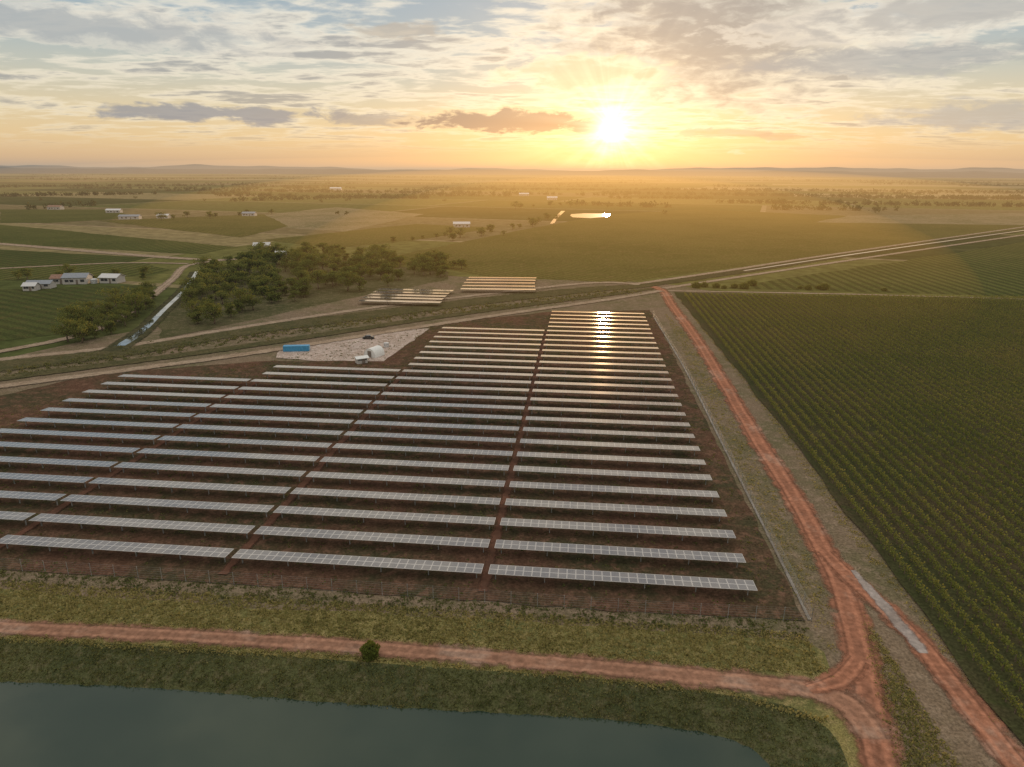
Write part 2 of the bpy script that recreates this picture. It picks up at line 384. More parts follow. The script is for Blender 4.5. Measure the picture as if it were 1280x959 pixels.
M_pad=soil("pale_gravel",(0.4,0.31,0.26),(0.32,0.24,0.19),(0.5,0.41,0.35),0.08,0.6)
M_red=ribbonmat("red_dirt",(0.31,0.135,0.08),(0.24,0.108,0.066),0.5,0.5,worn=(0.4,0.25,0.18))
M_red2=ribbonmat("red_dirt_narrow",(0.28,0.145,0.092),(0.22,0.115,0.074),0.45,0.4,worn=(0.34,0.23,0.17))
M_aisle=ribbonmat("red_aisle",(0.13,0.062,0.04),(0.09,0.048,0.032),0.0,0.35,0.6)
M_tanr=ribbonmat("tan_dirt",(0.32,0.24,0.17),(0.24,0.17,0.115),0.4,0.6,0.35,1.2)
M_grav=ribbonmat("grey_gravel",(0.33,0.28,0.25),(0.26,0.21,0.18),0.0,0.45)
M_grav2=ribbonmat("thin_gravel_line",(0.26,0.23,0.2),(0.18,0.15,0.12),0.0,0.5)
M_green_r=ribbonmat("scrub_bank",(0.07,0.066,0.03),(0.1,0.082,0.04),0.0,0.7)
M_dchan=ribbonmat("dark_channel_bank",(0.05,0.05,0.025),(0.08,0.07,0.035),0.0,0.7)
# ---------------------------------------------------------------- ground with pond basin
top_px=[(-260,782),(-20,797),(200,808),(430,826),(600,838),(760,850),(900,868),(990,884),(1036,912),(1058,950),(1075,1010),(1090,1100)]
wat_px=[(-260,832),(-20,850),(200,861),(400,877),(600,890),(750,899),(850,911),(915,924),(950,943),(966,966),(985,1010),(1000,1100)]
WZ=-1.7
topl=[P(*q) for q in top_px]; watl=[P(u,v,WZ) for u,v in wat_px]
topl=catmull(topl,2.0); 
def resample(l,k):
    L=[0]
    for a,b in zip(l,l[1:]): L.append(L[-1]+(b-a).length)
    out=[];j=0
    for i in range(k):
        s=L[-1]*i/(k-1)
        while j<len(l)-2 and L[j+1]<s: j+=1
        t=(s-L[j])/max(1e-6,L[j+1]-L[j]); out.append(l[j].lerp(l[j+1],min(1,t)))
    return out
K=160
topl=resample(topl,K); watl=resample(catmull(watl,2.0),K)
for i in range(1,K-1): watl[i]=watl[i]+Vector((random.gauss(0,0.05),random.gauss(0,0.06),0))
nearY=10.0
bm=bmesh.new()
B=900.0
outer=[(-B,-B),(B,-B),(B,B),(-B,B)]
ov=[bm.verts.new((x,y,0)) for x,y in outer]
hole=[(p.x,p.y) for p in topl]+[(topl[-1].x,nearY),(topl[0].x,nearY)]
hv=[bm.verts.new((x,y,0)) for x,y in hole]
es=[bm.edges.new((l[i],l[(i+1)%len(l)])) for l in (ov,hv) for i in range(len(l))]
bmesh.ops.triangle_fill(bm,edges=es,use_beauty=True)
R=42000.0
o2=[bm.verts.new((x*R/B,y*R/B,0)) for x,y in outer]
for i in range(4): bm.faces.new((ov[i],ov[(i+1)%4],o2[(i+1)%4],o2[i]))
for f_ in bm.faces:
    f_.normal_update()
    if f_.normal.z<0: f_.normal_flip()
me=bpy.data.meshes.new("ground"); bm.to_mesh(me); bm.free(); me.materials.append(M_far)
addobj("ground",me,kind="structure")
def cutsheet(name,far_px,z,mat):
    pts=[P(u,v) for u,v in far_px]
    pts=jitterline(pts,5,0.3,closed=False)
    allp=pts+[p for p in (topl if pts[-1].x<0 else topl[::-1])]
    me=mesh_from(name,[(p.x,p.y,z) for p in allp],[list(range(len(allp)))],mat)
    if me.polygons[0].normal.z<0: me.flip_normals()
    return addobj(name,me,kind="structure")
cutsheet("ground_site",[(1300,1090),(1500,1000),(1400,600),(1000,385),(850,357),(760,350),(560,350),(300,385),(-100,470),(-320,560)],0.012,M_site)
cutsheet("ground_tussock",[(1112,1100),(1100,1010),(1084,950),(1062,905),(1046,860),(1030,815),(1008,802),(700,782),(400,764),(-60,732),(-320,718)],0.024,M_strip)
bv=[];bf=[];NB=9
for i in range(K):
    a=Vector((topl[i].x,topl[i].y,0.0)); b=watl[i]
    for j in range(NB):
        t=j/(NB-1)*1.6
        q=a.lerp(b,t); 
        prof=t+0.12*math.sin(min(t,1)*math.pi)*-1
        z=WZ*prof if t<1 else WZ*t
        if 0<j<NB-1: z+=random.gauss(0,0.035)
        bv.append((q.x,q.y,z if j else 0.024))
for i in range(K-1):
    for j in range(NB-1): a=i*NB+j; bf.append([a,a+NB,a+NB+1,a+1])
me=mesh_from("bank",bv,bf,M_bank,smooth=True)
if me.polygons[0].normal.z<0: me.flip_normals()
addobj("embankment",me,kind="structure")
m,n,out=newmat("pond_water"); p=n.pos()
pc=n.mix(n.ss(n.noise(p,0.05,3),0.35,0.65),(0.02,0.036,0.023),(0.034,0.05,0.032))
b=principled(n,pc,0.03,0,0.5); b.inputs['IOR'].default_value=1.33
bu=n.node('ShaderNodeBump'); bu.inputs['Strength'].default_value=0.04; bu.inputs['Distance'].default_value=0.05
n.link(n.noise(p,0.9,4,0.6),bu.inputs['Height']); n.link(bu.outputs[0],b.inputs['Normal']); n.link(b.outputs[0],out.inputs[0])
M_water=m
wp=[(q.x+(0.4 if i>K*0.75 else 0),q.y+0.4,WZ) for i,q in enumerate(watl)]
poly=wp+[(watl[-1].x+0.4,nearY,WZ),(watl[0].x,nearY,WZ)]
me=mesh_from("water",poly,[list(range(len(poly)))],M_water)
if me.polygons[0].normal.z<0: me.flip_normals()
addobj("water",me,kind="structure")
# ---------------------------------------------------------------- field sheets
zc=[0.03]
def Z_():
    zc[0]+=0.006; return zc[0]
sheet("field",[(480,322),(600,345),(770,354),(1300,283),(1300,268),(1060,270),(870,262),(760,268),(640,290)],Z_(),M_fgreen2,20,1)
sheet("field",[(900,361),(1300,300),(1300,371)],Z_(),M_fgreen,20,1)
sheet("field",[(1020,278),(1300,282),(1300,266),(1060,270)],Z_(),M_tan,20,1)
sheet("field",[(-60,281),(0,281),(300,309),(250,318),(0,305),(-60,302)],Z_(),M_fgreen,20,1)
sheet("field",[(-60,310),(0,312),(190,322),(150,330),(0,335),(-60,337)],Z_(),M_fdark,20,1)
sheet("field",[(-60,338),(180,328),(215,338),(190,345),(60,349),(-60,352)],Z_(),M_fgreen,20,1)
sheet("field",[(-80,362),(60,360),(190,356),(150,385),(95,415),(-80,436)],Z_(),M_fdark,10,0.6)
sheet("field",[(300,272),(420,259),(530,268),(430,290),(330,283)],Z_(),M_tan,20,1)
sheet("field",[(120,276),(330,268),(360,283),(300,297)],Z_(),M_fgreen2,20,1)
sheet("field",[(330,300),(520,280),(620,285),(520,300),(420,310)],Z_(),M_fgreen2,20,1)
sheet("field",[(0,262),(130,262),(180,272),(60,279),(0,279)],Z_(),M_fgreen,20,1)
sheet("field",[(420,352),(560,345),(730,352),(600,378),(520,388),(330,412),(260,412)],Z_(),M_site,6,0.5)
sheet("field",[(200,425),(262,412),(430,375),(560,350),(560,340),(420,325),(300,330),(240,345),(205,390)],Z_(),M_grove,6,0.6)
sheet("gravel_pad",[(400,452),(490,452),(540,411),(500,413),(430,424),(350,438),(345,448)],Z_(),M_pad,3,0.4)
sheet("array_soil",[(1006,777),(700,759),(280,730),(-60,708),(-60,560),(-40,505),(120,468),(330,452),(480,452),(545,405),(690,390),(812,388),(830,420)],Z_(),M_array,3,0.18)
# ---------------------------------------------------------------- roads / tracks / channels
ribbon("dirt_road",[(1132,1040,5.4),(1100,950,5.2),(1082,860,5.0),(1063,770,5.0),(1035,700,5.0),(985,610,5.2),(945,548,5.2),(905,480,5.2),(868,420,5.4),(842,385,5.4),(826,362,6),(800,356,6)],Z_(),M_red,3)
ribbon("dirt_road",[(-120,776,4),(0,785,4),(200,794,4),(430,808,4),(650,826,4.2),(860,846,4.6),(960,856,4.8),(1020,865,5.2),(1062,882,5.6),(1092,925,5)],Z_(),M_red2,2.5)
ribbon("dirt_road",[(1030,690,3.2),(1060,720,4.0),(1100,757,4.2),(1150,805,4.2),(1200,868,4.2),(1265,950,4.2),(1330,1040,4.2)],Z_(),M_red,2.5)
ribbon("dirt_road",[(1010,862,2),(1048,852,3.4),(1072,825,3)],Z_(),M_red,2)
ribbon("gravel_path",[(1066,714,1.0),(1095,748,2.0),(1142,802,2.2),(1155,818,1.3)],Z_(),M_grav,2)
ribbon("gravel_path",[(1012,776,0.5),(960,670,0.5),(905,560,0.55),(855,460,0.6),(818,398,0.7)],Z_(),M_grav2,3)
ribbon("embankment",[(800,358,9),(930,339,11),(1100,313,12),(1300,285,12)],Z_(),M_dchan,12)
ribbon("dirt_road",[(790,356,5),(900,340,5),(1050,317,5),(1300,281,5)],Z_(),M_tanr,12)
ribbon("dirt_road",[(830,361,5),(960,341,5),(1100,320,5),(1300,291,5)],Z_(),M_tanr,12)
ribbon("dirt_road",[(835,364,3.5),(1050,368,3.5),(1300,375,3.5)],Z_(),M_tanr,8)
ribbon("dirt_road",[(-60,302,10),(0,305,10),(180,320,10),(285,325,8),(350,316,8)],Z_(),M_tanr,12)
ribbon("dirt_road",[(285,325,5),(235,332,5),(215,350,5),(170,385,5),(110,416,5),(0,440,5),(-80,452,5)],Z_(),M_tanr,6)
ribbon("dirt_road",[(0,336,5),(150,329,5),(235,330,5)],Z_(),M_tanr,8)
ribbon("embankment",[(-80,470,16),(0,458,16),(150,440,16),(300,415,15),(480,392,15),(600,377,15),(720,364,14),(810,357,10)],Z_(),M_green_r,6)
ribbon("dirt_road",[(-80,462,5),(0,450,5),(150,434,5),(300,410,5),(460,386,5),(600,369,5),(740,354,6),(800,356,6)],Z_(),M_tanr,6)
ribbon("dirt_road",[(-80,497,5),(0,484,5),(200,458,5),(330,440,5),(520,410,5),(640,392,5),(760,375,5),(826,364,5)],Z_(),M_tanr,6)
ribbon("embankment",[(-80,487,6),(0,474,6),(200,448,6),(330,430,6),(520,401,6),(640,384,6),(760,369,5),(815,361,4)],Z_(),M_green_r,6)
m,n,out=newmat("channel_water"); b=principled(n,(0.05,0.05,0.04),0.05,0,0.6); b.inputs['IOR'].default_value=1.33
g=n.node('ShaderNodeBsdfGlossy'); g.inputs['Roughness'].default_value=0.03; g.inputs[0].default_value=(0.7,0.7,0.7,1)
mx=n.node('ShaderNodeMixShader'); n.link(n.ss(n.noise(n.pos(),0.12,3),0.4,0.55,0.1,0.6),mx.inputs[0]); n.link(b.outputs[0],mx.inputs[1]); n.link(g.outputs[0],mx.inputs[2]); n.link(mx.outputs[0],out.inputs[0]); M_chan=m
ribbon("embankment",[(140,440,8),(165,424,8),(185,408,7),(205,388,7),(228,366,7),(240,350,7),(246,340,7)],Z_(),M_dchan,4)
ribbon("water",[(150,433,3.0),(165,424,3.0),(185,408,2.2),(205,388,1.8),(228,366,1.7),(240,350,1.7),(246,340,1.6)],Z_(),M_chan,4)
ribbon("water",[(930,339,1.6),(1100,313.5,1.8),(1300,285.5,1.8)],Z_(),M_chan,10)
sheet("water",[(714,268),(730,267),(763,267.5),(760,271),(738,273),(716,272)],Z_(),M_chan,20,1)
ribbon("water",[(690,280,4),(696,272,4),(704,264,5)],Z_(),M_chan,12)  # shining road, its sheen drawn with the channel water material
sheet("field",[(843,366),(1330,378),(1500,700),(1500,1230),(1000,562)],Z_(),M_vine,6,0.3)
# ---------------------------------------------------------------- solar trackers
def panelmat():
    m,n,out=newmat("solar_cells"); tcn=n.node('ShaderNodeTexCoord'); sx=n.node('ShaderNodeSeparateXYZ'); n.link(tcn.outputs['UV'],sx.inputs[0])
    U,V=sx.outputs[0],sx.outputs[1]
    fu=n.m('ABSOLUTE',n.m('SUBTRACT',n.m('FRACT',U),0.5)); fv=n.m('ABSOLUTE',n.m('SUBTRACT',n.m('FRACT',V),0.5))
    fr=n.m('MAXIMUM',n.m('GREATER_THAN',fu,0.455),n.m('GREATER_THAN',fv,0.478)); mid=n.m('LESS_THAN',n.m('ABSOLUTE',n.m('SUBTRACT',V,0.5)),0.02)
    fr=n.m('MAXIMUM',fr,mid)
    cu=n.m('GREATER_THAN',n.m('ABSOLUTE',n.m('SUBTRACT',n.m('FRACT',n.m('MULTIPLY',U,6)),0.5)),0.46)
    cvv=n.m('GREATER_THAN',n.m('ABSOLUTE',n.m('SUBTRACT',n.m('FRACT',n.m('MULTIPLY',V,12)),0.5)),0.46)
    cell=n.m('MAXIMUM',cu,cvv)
    col=n.mix(n.m('MULTIPLY',cell,0.35),(0.022,0.028,0.05),(0.28,0.3,0.33))
    f=n.noise(n.pos(),0.5,4)
    col=n.mix(n.ss(f,0.4,0.7,0.1,0.25),col,(0.32,0.27,0.22)); col=n.mix(fr,col,(0.46,0.44,0.42))
    b=principled(n,col,0.5,0,0.0)
    g=n.node('ShaderNodeBsdfGlossy'); g.inputs['Roughness'].default_value=0.065; g.inputs[0].default_value=(0.9,0.85,0.8,1)
    lw=n.node('ShaderNodeLayerWeight'); lw.inputs[0].default_value=0.35
    fac=n.ss(lw.outputs['Facing'],0.25,0.92,0.14,0.7)
    mx=n.node('ShaderNodeMixShader'); n.link(fac,mx.inputs[0])
    n.link(b.outputs[0],mx.inputs[1]); n.link(g.outputs[0],mx.inputs[2]); n.link(mx.outputs[0],out.inputs[0]); return m
M_panel=panelmat()
M_steel=simple("galvanised_steel",(0.3,0.3,0.29),0.5,0.3)
a0=AB(P(611,712,1.5))[0]; a1=AB(P(945,733,1.5))[0]; b0=AB(P(780,722,1.5))[1]
WT=a1-a0-0.1; NM=30; PW=2.4
PITCHB=(AB(P(757,391,1.5))[1]-b0)/27.0
def panel_mesh(Wd,nm,pw,name="solar_panel"):
    vs=[];fs=[];uv=[]
    mw=Wd/nm; g=0.012
    for i in range(nm):
        v,f=boxv(i*mw+g,(i+1)*mw-g,-pw/2,pw/2,-0.02,0.02); o=len(vs); vs+=v; fs+=[[k+o for k in q] for q in f]
        for q in f:
            for k in q: uv.append((i+ (0.001 if v[k][0]<(i+.5)*mw else 0.999), 0.0 if v[k][1]<0 else 1.0))
    me=mesh_from(name,vs,fs,M_panel); l=me.uv_layers.new(name="UVMap"); l.data.foreach_set('uv',[x for p in uv for x in p]); return me
TABLE={}
def table_meshes(Wd,nm,pw):
    key=(round(Wd,2),nm)
    if key not in TABLE:
        tv,tf=tube((0.1,0,0),(Wd-0.1,0,0),0.07,0.07,8)
        pv_,pf=merge([boxv(-0.05,0.05,-0.08,0.08,0.0,1.4),boxv(-0.12,0.12,-0.12,0.12,1.32,1.4)])
        TABLE[key]=(panel_mesh(Wd,nm,pw),mesh_from("torque_tube",tv,tf,M_steel),mesh_from("post",pv_,pf,M_steel))
    return TABLE[key]
def add_table(a,b,Wd,nm,group,label,np_=6,rot=None,origin=None,pw=PW,tilt=-3.6):
    pm,tm,sm=table_meshes(Wd,nm,pw)
    loc=W3(a,b) if origin is None else origin
    e_=empty("solar_tracker_table",loc,-AZR if rot is None else rot,label=label,category="solar panels",group=group)
    tl_=math.radians(tilt+random.gauss(0,0.12))
    child(e_,"solar_panel",pm,(0,0,1.52),(tl_,0,0)); child(e_,"torque_tube",tm,(0,0,1.42))
    for i in range(np_): child(e_,"post",sm,(0.8+(Wd-1.6)*i/(np_-1),0,0))
def visible(pts):
    for p in pts:
        q=proj(p)
        if q and -5<q[0]<1285 and -5<q[1]<965: return True
    return False
gap=0.85; LAB="long row of low-tilt solar panels on steel posts over red soil"
a0+=0.05
blockA=[a0-i*(gap+WT) for i in range(4)]
tops=[AB(P(757,391,1.5))[1],AB(P(610,411,1.5))[1],AB(P(415,460,1.5))[1],AB(P(215,472,1.5))[1]]
for i in (0,1,2):
    q0=W3(blockA[i]-gap/2,b0-3); q1=W3(blockA[i]-gap/2,tops[i+1]+4); qm=q0.lerp(q1,.5)
    ribbon_w("path",[Vector((q.x,q.y,2.0)) for q in (q0,qm,q1)],Z_(),M_aisle,4)
for bi,a in enumerate(blockA):
    k=0
    while True:
        b=b0+k*PITCHB
        if b>tops[bi]+PITCHB*0.4: break
        k+=1
        if not visible([W3(a+WT*t,b,1.5) for t in (0,0.25,0.5,0.75,1)]): continue
        add_table(a,b,WT,NM,"solar tracker rows of the main array",LAB)
for (ul,vl,ur,vr) in [(576,361,671,362),(578,357,672,358),(580,353.3,672,354),(583,349.8,672,350.5),(586,346.8,672,347.5),
                      (450,375.5,552,378),(455,371.5,556,374),(461,368,560,370.5),(467,364.6,563,367),(474,361.3,566,363.5)]:
    p=P(ul,vl,1.5); q=P(ur,vr,1.5); L=(q-p).length
    Lr=round(L/4)*4; p.z=0
    add_table(0,0,Lr,int(Lr/1.15),"solar tracker rows of the small array","short row of solar panels on bare ground beside trees",4,math.atan2(q.y-p.y,q.x-p.x),p,4.2,-2.5)
# ---------------------------------------------------------------- leafy things
M_leaf=leafmat("gum_leaves",[(0.065,0.088,0.022),(0.11,0.13,0.034),(0.185,0.185,0.055)],0.35,0.05,(0.34,0.28,0.05))
M_fleaf=leafmat("far_leaves",[(0.045,0.052,0.022),(0.07,0.074,0.03),(0.1,0.095,0.042)],0.25,0.01)
M_vleaf=leafmat("vine_leaves",[(0.095,0.115,0.026),(0.135,0.155,0.034),(0.19,0.185,0.046),(0.23,0.18,0.055)],0.4,0.03,(0.36,0.3,0.06))
M_bark=simple("bark",(0.16,0.11,0.075),0.9)
M_tuft=leafmat("dry_tussock",[(0.1,0.115,0.036),(0.21,0.185,0.064),(0.33,0.265,0.1),(0.38,0.3,0.13)],0.35,0.07,(0.4,0.32,0.08))
M_tuftg=leafmat("green_weeds",[(0.065,0.08,0.027),(0.1,0.11,0.038),(0.15,0.14,0.052),(0.21,0.17,0.08)],0.3,0.1)
vb_far=AB(P(850,370))[1]; va0=AB(P(1115,715))[0]+1.2
vb_near=46.0; VL=vb_far-vb_near
def vine_row_mesh(i):
    r=np.random.default_rng(100+i); C=[];ex=[]
    s=0.0
    while s<VL:
        if r.random()>0.012:
            k=int(r.uniform(46,64)*(1.0-0.3*min(1,s/VL*1.2)))
            c=np.stack([r.normal(0,0.15,k),s+r.uniform(-0.85,0.85,k),1.2+r.normal(0,0.27,k)],1)
            c[:,2]=np.clip(c[:,2],0.3,1.9); C.append(c)
            ex.append(boxv(-0.04,0.04,s-0.04,s+0.04,0,1.1))
        s+=1.5
    C=np.concatenate(C); return C,ex
variants=[]
for i in range(5):
    C,ex=vine_row_mesh(i); v=leafquads(C,rng.uniform(0.15,0.27,len(C)))
    ev,ef=merge(ex); variants.append(quadmesh("vine_row",v,[M_vleaf,M_bark],(ev,ef,1)))
nv=0;a=va0
slope=(AB(P(1280,374))[1]-vb_far)/(AB(P(1280,374))[0]-AB(P(850,370))[0])
while nv<120:
    endb=vb_far+slope*(a-va0)
    o=addobj("vine_row",variants[nv%5],label="trellised row of green grapevines on dark soil",category="grapevines",group="vine rows of the vineyard")
    o.location=W3(a,endb-VL); o.rotation_euler=(0,0,-AZR)
    q=proj(W3(a,endb)); nv+=1; a+=2.2
    if q and q[0]>1300: break
def tree_mesh(i,h,dense=1.0,leaf=0.5):
    r=np.random.default_rng(300+i); cr=h*r.uniform(0.42,0.58)
    parts=[tube((0,0,0),(r.normal(0,.2),r.normal(0,.2),h*0.36),h*0.035,h*0.024,7)]
    C=[]
    top=Vector((0,0,h*0.34)); nl=r.integers(13,18)
    for j in range(nl):
        ang=2*math.pi*j/nl+r.normal(0,.4); rr=cr*r.uniform(0.25,0.9); zz_=h*r.uniform(0.3,0.84)
        if j<3: rr*=0.35; zz_=h*r.uniform(.7,.9)
        c=Vector((math.cos(ang)*rr,math.sin(ang)*rr,zz_))
        parts.append(tube(top,c,h*0.014,h*0.004,5))
        k=int(70*dense); s=h*r.uniform(0.095,0.14)
        pts=r.normal(size=(k,3)); pts/=np.linalg.norm(pts,axis=1)[:,None]; pts*=(r.random(k)**0.4)[:,None]*np.array([1.25,1.25,0.85])*s*1.4
        C.append(pts+np.array(c))
    C=np.concatenate(C); v=leafquads(C,r.uniform(0.6,1.2,len(C))*leaf)
    tv,tf=merge(parts)
    return quadmesh("crown",v,[M_leaf]),mesh_from("trunk",tv,tf,M_bark,smooth=True)
TV=[tree_mesh(i,[8,10,11,7,9,12][i],1.2,0.55) for i in range(6)]
tgroup="gum trees along the channel"
placed=0
def add_tree(x,y,s=1.0,lab="leafy olive green gum tree beside the channel",grp=tgroup):
    global placed
    i=random.randrange(6); cm,tm=TV[i]
    e_=empty("tree",(x,y,0),random.uniform(0,6.28),label=lab,category="tree",group=grp); e_.scale=(s*random.uniform(.95,1.25),s*random.uniform(.95,1.25),s)
    child(e_,"trunk",tm); child(e_,"crown",cm); placed+=1
for px,k,s,md in [([(78,432),(130,430),(150,417),(188,390),(196,366),(160,380),(100,408)],36,0.66,3.2),
               ([(200,424),(262,408),(330,386),(430,367),(562,350),(580,336),(480,322),(400,316),(330,320),(262,338),(244,360),(225,392)],205,0.72,3.5),
               ([(560,345),(555,335),(600,320),(560,318),(500,320)],3,0.6,6),
               ([(20,352),(190,352),(190,346),(20,346)],8,0.5,6)]:
    for x,y in sample_poly(px,k,md): add_tree(x,y,s*random.uniform(.65,1.15))
def belt(px,k,s,jit=4):
    pts=[P(*q) for q in px]; L=resample(pts,k)
    for q in L: add_tree(q.x+random.gauss(0,jit*2),q.y+random.gauss(0,jit),s*random.uniform(.6,1.2),"distant dark green tree on flat farmland","trees scattered over the farmland")
belt([(570,300),(620,292),(650,285),(690,274)],16,0.7)
belt([(500,302),(560,298),(600,294)],8,0.6)
belt([(200,276),(260,272),(330,268)],10,0.7,6)
belt([(640,262),(700,258),(760,260)],8,0.8,6)
print("trees",placed)
def bush_mesh(i,rad,k,leaf,mat):
    r=np.random.default_rng(500+i)
    p=r.normal(size=(k,3)); p/=np.linalg.norm(p,axis=1)[:,None]
    lump=1+0.16*np.sin(p[:,0]*5+i)*np.cos(p[:,1]*4)+0.12*np.sin(p[:,2]*7)
    p*=((r.random(k)**0.3)*lump)[:,None]*rad; p=p*np.array([1,1,1.05])+np.array([0,0,rad*0.95]); p[:,2]=np.abs(p[:,2])
    return quadmesh("bush",leafquads(p,r.uniform(.7,1.3,k)*leaf),[mat])
q=P(464,822); o=addobj("bush",bush_mesh(0,0.95,2600,0.15,leafmat("bush_leaves",[(0.06,0.08,0.014),(0.1,0.125,0.022),(0.15,0.165,0.035)],0.35)),label="round dense green bush beside the red dirt track",category="bush"); o.location=q
bm_=bush_mesh(1,1.5,500,0.35,M_leaf)
for u,v in [(870,360),(880,359),(895,360),(905,361),(918,360),(930,361),(1000,361),(1010,362),(1022,361),(1030,362),(1105,364),(940,357)]:
    o=addobj("bush",bm_,label="low dark shrub beside the pale track",category="bush",group="shrubs along the track"); o.location=P(u,v); s=random.uniform(.6,1.2); o.scale=(s*1.3,s,s*.8)
C=[];SZ=[]
chan=resample([P(u,v) for u,v in [(-60,478),(0,468),(150,446),(300,423),(480,399),(640,381),(790,363)]],400)
for q in chan:
    for _ in range(2):
        x=q.x+random.gauss(0,2.5); y=q.y+random.gauss(0,4.0); r_=random.uniform(.25,.8)
        k=int(12+10*r_); p=rng.normal(size=(k,3))*np.array([r_,r_,r_*.5])*.7+np.array([x,y,r_*.4]); p[:,2]=np.abs(p[:,2]); C.append(p); SZ.append(np.full(k,.3))
C=np.concatenate(C);SZ=np.concatenate(SZ)
addobj("shrubs",quadmesh("shrubs",leafquads(C,SZ*rng.uniform(.7,1.3,len(C))),[M_tuftg]),kind="stuff",label="low olive scrub along the channel banks",category="shrubs")
C=[];SZ=[]
def fartree(x,y,h):
    k=20; w=h*0.6
    p=rng.normal(size=(k,3))*np.array([w*.5,w*.5,h*.2])+np.array([x,y,h*.5]); p[:,2]=np.clip(p[:,2],0.3,None); C.append(p); SZ.append(np.full(k,h*0.32))
def fbelt(u0,v0,u1,v1,k,h=8,jit=12):
    a=P(u0,v0);b=P(u1,v1)
    for i in range(k):
        t=random.random(); q=a.lerp(b,t); fartree(q.x+random.gauss(0,jit),q.y+random.gauss(0,jit),h*random.uniform(.6,1.3))
for _ in range(75):
    v=216+ 34*random.random()**1.2; u=random.uniform(-60,1340); L=random.uniform(60,260); 
    fbelt(u,v,u+L,v+random.uniform(-1.0,1.5)*(v-213)/40,int(L/2.4)+4,random.uniform(4.5,7),3)
for u0,v0,u1,v1,k in [(780,243,1280,250,260),(800,238,1280,241,220),(900,254,1280,259,150),(0,234,330,232,150),(0,246,200,243,80),(330,240,700,244,160),(700,256,840,260,35),(960,262,1120,264,40),(1080,249,1280,248,80),(400,226,1280,226,260),(0,224,400,224,140),(40,262,120,257,14),(290,252,420,249,40)]:
    fbelt(u0,v0,u1,v1,k,6.5,5)
for _ in range(35):
    v=216+60*random.random()**1.2; q=P(random.uniform(-40,1320),v); fartree(q.x,q.y,random.uniform(4,6.5))
C=np.concatenate(C);SZ=np.concatenate(SZ)
addobj("distant_trees",quadmesh("distant_trees",leafquads(C,SZ*rng.uniform(.7,1.4,len(C))),[M_fleaf]),kind="stuff",label="scattered belts of dark trees over distant farmland",category="trees")
def tufts(name,pts,size,mat,label,per=6,spread=0.2):
    n_=len(pts); P_=np.repeat(np.array(pts),per,axis=0)+np.concatenate([rng.normal(0,spread,(n_*per,2)),np.zeros((n_*per,1))],1)
    s=np.repeat(rng.uniform(0.4,1.5,n_),per)*size*rng.uniform(.6,1.2,n_*per)
    addobj(name,quadmesh(name,leafquads(P_,s,up=True),[mat]),kind="stuff",label=label,category="grass")
pts=[(x,y,0.02) for x,y in sample_poly([(1040,845),(900,838),(650,815),(430,798),(0,775),(-40,772),(-40,724),(250,742),(700,772),(1005,792)],7500)]
pts+=[(x,y,0.02) for x,y in sample_poly([(1040,900),(900,862),(650,838),(430,818),(-30,792),(-30,800),(430,826),(650,842),(900,868),(1030,905)],900)]
tufts("grass",pts,0.18,M_tuft,"yellow green tussock grass on dry ground")
pts=[]
for _ in range(9000):
    i=random.randrange(K-1); t=random.random()*0.97; a=topl[i].lerp(topl[i+1],random.random()); b=watl[i]; q=a.lerp(b,t); pts.append((q.x,q.y,WZ*(t-0.12*math.sin(t*math.pi))-0.02))
tufts("grass",pts,0.13,M_tuftg,"short green grass on the pond bank")
pts=[(x,y,0.02) for x,y in sample_poly([(1010,775),(1045,830),(1035,740),(860,420),(830,390)],1500)]
pts+=[(x,y,0.02) for x,y in sample_poly([(1075,760),(1200,960),(1120,960),(1095,860)],1300)]
pts+=[(x,y,0.02) for x,y in sample_poly([(1120,740),(1060,670),(960,520),(850,375),(860,375),(1110,712),(1280,935),(1280,960)],1500)]
tufts("grass",pts,0.15,M_tuft,"short dry grass along the track verge")
pts=[(x,y,0.08) for x,y in sample_poly([(1000,776),(-40,712),(-40,520),(330,452),(540,405),(812,390)],9000)]
pts+=[(x,y,0.02) for x,y in sample_poly([(1010,798),(700,778),(-40,728),(-40,706),(700,756),(1008,776)],1500)]
tufts("grass",pts,0.18,M_tuftg,"patchy dark weeds on bare ground")
# ---------------------------------------------------------------- fence
def fence(px,label):
    pts=[P(*q) for q in px]; L=sum((b-a).length for a,b in zip(pts,pts[1:])); npost=min(96,int(L/3)); R_=resample(pts,npost)
    e_=empty("fence",R_[0],0,label=label,category="fence")
    pm=mesh_from("post",*tube((0,0,0),(0,0,1.9),0.03,0.03,6),M_steel)
    for q in R_: child(e_,"post",pm,q-R_[0])
    parts=[]
    for z in (0.25,0.6,0.95,1.3,1.6,1.85):
        for a,b in zip(R_,R_[1:]): parts.append(tube(a-R_[0]+Vector((0,0,z)),b-R_[0]+Vector((0,0,z)),0.007,0.007,3))
    child(e_,"wire",mesh_from("wire",*merge(parts),M_steel))
fence([(1014,778),(960,671),(905,561),(855,461),(816,395)],"tall galvanised wire fence along the array edge")
fence([(1014,778),(860,771),(700,761),(500,746),(250,729),(0,713)],"galvanised wire fence between array and grass strip")
